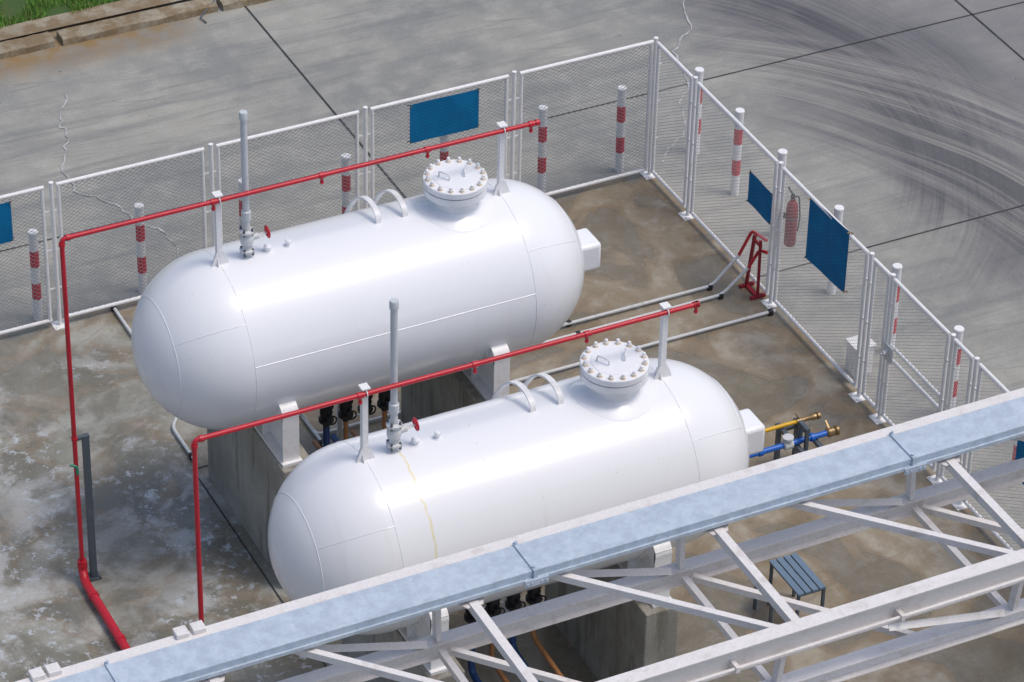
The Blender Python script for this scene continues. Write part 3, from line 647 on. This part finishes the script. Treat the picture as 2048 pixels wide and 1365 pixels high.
for x in (-1.52,-1.28):
    for y in (-6.5,-5.98): b.box(x-0.025,x+0.025,y-0.025,y+0.025,0.005,0.525)
    b.box(x-0.027,x+0.027,-6.55,-5.93,0.52,0.56)
b.box(-1.52,-1.28,-6.52,-6.48,0.46,0.50); b.box(-1.52,-1.28,-6.0,-5.96,0.46,0.50)
b.build('trestle_frame',M['dgrey'],wloc(root),root)
b=MB(); b.box(-1.46,-1.42,-6.47,-6.43,0.50,0.78); b.box(-1.46,-1.42,-6.33,-6.29,0.50,0.78); b.box(-1.465,-1.415,-6.475,-6.285,0.778,0.81); b.build('clamp',M['dgrey'],(-1.44,-6.38,0.6),root)
root=empty('step_bench',(-2.7,-8.4,0),'small blue grey slatted bench standing on the slab','bench')
b=MB()
for k in range(4): b.box(-2.85+0.088*k,-2.85+0.088*k+0.070,-8.74,-8.10,0.57,0.595)
b.build('seat',M['bench'],wloc(root),root)
b=MB()
for k in range(2): b.box(-3.02+0.072*k,-3.02+0.072*k+0.058,-8.50,-8.12,0.34,0.36)
b.build('step',M['bench'],(-3,-8.4,0.35),root)
for x in (-2.83,-2.52):
    for y in (-8.71,-8.13):
        b=MB(); b.box(x-0.015,x+0.015,y-0.015,y+0.015,0.004,0.57); b.build('leg',M['dgrey'],(x,y,0),root)
for y in (-8.48,-8.14):
    b=MB(); b.box(-3.03,-3.0,y-0.014,y+0.014,0.004,0.34); b.build('leg',M['dgrey'],(-3.01,y,0),root)
for y,q in ((-8.71,(-2.84,-2.50,0.54)),(-8.13,(-2.84,-2.50,0.54)),(-8.48,(-3.02,-2.83,0.31)),(-8.14,(-3.02,-2.83,0.31))):
    b=MB(); b.box(q[0],q[1],y-0.012,y+0.012,q[2],q[2]+0.03); b.build('side_rail',M['dgrey'],(-2.7,y,q[2]),root)

# ------------------------------------------------------------------ truss
root=empty('steel_truss',(-6,-11.9,0),'white painted steel box truss with galvanised cable tray on top','steel truss'); O=wloc(root)
X0,X1=-16.0,4.0
def ibeam(y,zt,h,wf,name,t=0.012):
    b=MB(); b.box(X0,X1,y-wf/2,y+wf/2,zt-t,zt); b.box(X0,X1,y-wf/2,y+wf/2,zt-h,zt-h+t); b.box(X0,X1,y-t/2,y+t/2,zt-h+t-0.001,zt-t+0.001); return b.build(name,M['truss'],(-6,y,zt),root)
zT=4.49; yT1=-11.17; yT2=-13.08; zB=3.80; yB1=-11.2; yB2=-13.02
b=MB(); b.box(X0,X1,-11.44,-10.91,zT-0.014,zT); b.box(X0,X1,-11.19,-11.16,zT-0.2,zT-0.013); b.box(X0,X1,-11.27,-11.07,zT-0.214,zT-0.199); b.build('upper_chord',M['truss'],(-6,yT1,zT),root,bevel=0.003)
b=MB(); b.box(X0,X1,-11.45,-11.05,zT+0.010,zT+0.015); b.box(X0,X1,-11.455,-11.449,zT-0.06,zT+0.015); b.box(X0,X1,-11.055,-11.05,zT+0.001,zT+0.011); b.box(X0,X1,-11.49,-11.454,zT-0.06,zT-0.055); b.box(X0,X1,-11.492,-11.488,zT-0.075,zT-0.04); b.build('cable_tray',M['galv'],(-6,-11.24,zT),root)
for x in (-15.45,-11.40,-7.44,-3.45,0.55):
    b=MB(); b.box(x-0.02,x+0.02,-11.457,-11.03,zT+0.0145,zT+0.034); b.box(x-0.02,x+0.02,-11.475,-11.455,zT-0.08,zT+0.034)
    b.box(x-0.12,x+0.12,-11.506,-11.4925,zT-0.115,zT-0.045)
    b.box(x-0.02,x+0.02,-11.495,-11.465,zT-0.08,zT-0.05)
    for dx in (-0.095,-0.05,0.05,0.095): b.rev((x+dx,-11.505,zT-0.08),[(0.012,0),(0.012,0.012)],6,(0,-1,0))
    b.rev((x,-11.43,zT+0.032),[(0.016,0),(0.016,0.022)],6); b.rev((x,-11.055,zT+0.032),[(0.016,0),(0.016,0.03)],6)
    b.build('tray_splice',M['galv'],(x,-11.24,zT),root)
for x in (-12.0,-10.66,-10.50,-11.85):
    b=MB(); b.box(x-0.06,x+0.06,-10.99,-10.87,zT+0.001,zT+0.05); b.build('flange_clip',M['truss'],(x,-10.95,zT),root,bevel=0.006)
ibeam(yB1,zB,0.17,0.15,'lower_chord')
ibeam(yT2,zT-0.02,0.26,0.15,'upper_chord'); ibeam(yB2,zB,0.17,0.15,'lower_chord')
xn=[-15.6+2.51*k for k in range(8)]
for x in xn:
    def br(p0,p1,w_=0.065,up=(0,0,1)):
        b=MB(); b.angle_bar(p0,p1,w_,0.008,up); b.build('brace',M['truss'],(Vector(p0)+Vector(p1))/2,root)
    zt=zT-0.11
    br((x,yT1-0.14,zt),(x,yT2+0.05,zt),0.085)
    br((x-1.68,yT1-0.2,zt-0.01),(x-0.12,yT2+0.07,zt-0.01))
    b=MB(); b.beam((x-0.22,yB1,zB),(x-0.22,yT1,zT-0.21),0.05,0.09); b.build('strut',M['truss'],(x-0.22,yB1,zB),root)
    b=MB(); b.beam((x-0.22,yB2,zB),(x-0.22,yT2,zT-0.27),0.05,0.09); b.build('strut',M['truss'],(x-0.22,yB2,zB),root)
    br((x-1.68,yT1-0.10,zT-0.24),(x-0.36,yB1-0.08,zB+0.05),0.07,(0,-0.8,0.6))
    br((x-1.68,yT2-0.10,zT-0.29),(x-0.36,yB2-0.08,zB+0.05),0.07,(0,-0.8,0.6))
    br((x-0.22,yB1-0.09,zB-0.05),(x-0.22,yB2+0.09,zB-0.05),0.065)
    br((x-0.12,yB1-0.09,zB-0.07),(x+1.35,yB2+0.09,zB-0.07),0.06)
    b=MB(); b.poly([(x-0.2,yT1-0.12),(x+0.2,yT1-0.12),(x+0.08,yT1-0.36),(x-0.08,yT1-0.36)],zt-0.022,zt-0.012); b.build('gusset_plate',M['truss'],(x,yT1-0.2,zt),root)
b=MB(); b.sweep([(X0,yT2-0.10,zT-0.21),(X1,yT2-0.10,zT-0.21)],0.016,10); b.build('service_pipe',M['truss'],(-6,yT2-0.1,zT-0.16),root)
for x in (-8.0,-6.3,-4.6,-2.9):
    b=MB(); b.box(x-0.02,x+0.02,yT2-0.13,yT2-0.006,zT-0.24,zT-0.18); b.build('pipe_clip',M['truss'],(x,yT2-0.1,zT-0.16),root)
for x in (X0+0.2,X1-0.2):
    for y in (yB1,yB2):
        b=MB(); b.box(x-0.1,x+0.1,y-0.1,y+0.1,0.0,zB-0.169); b.build('column',M['truss'],(x,y,0),root)
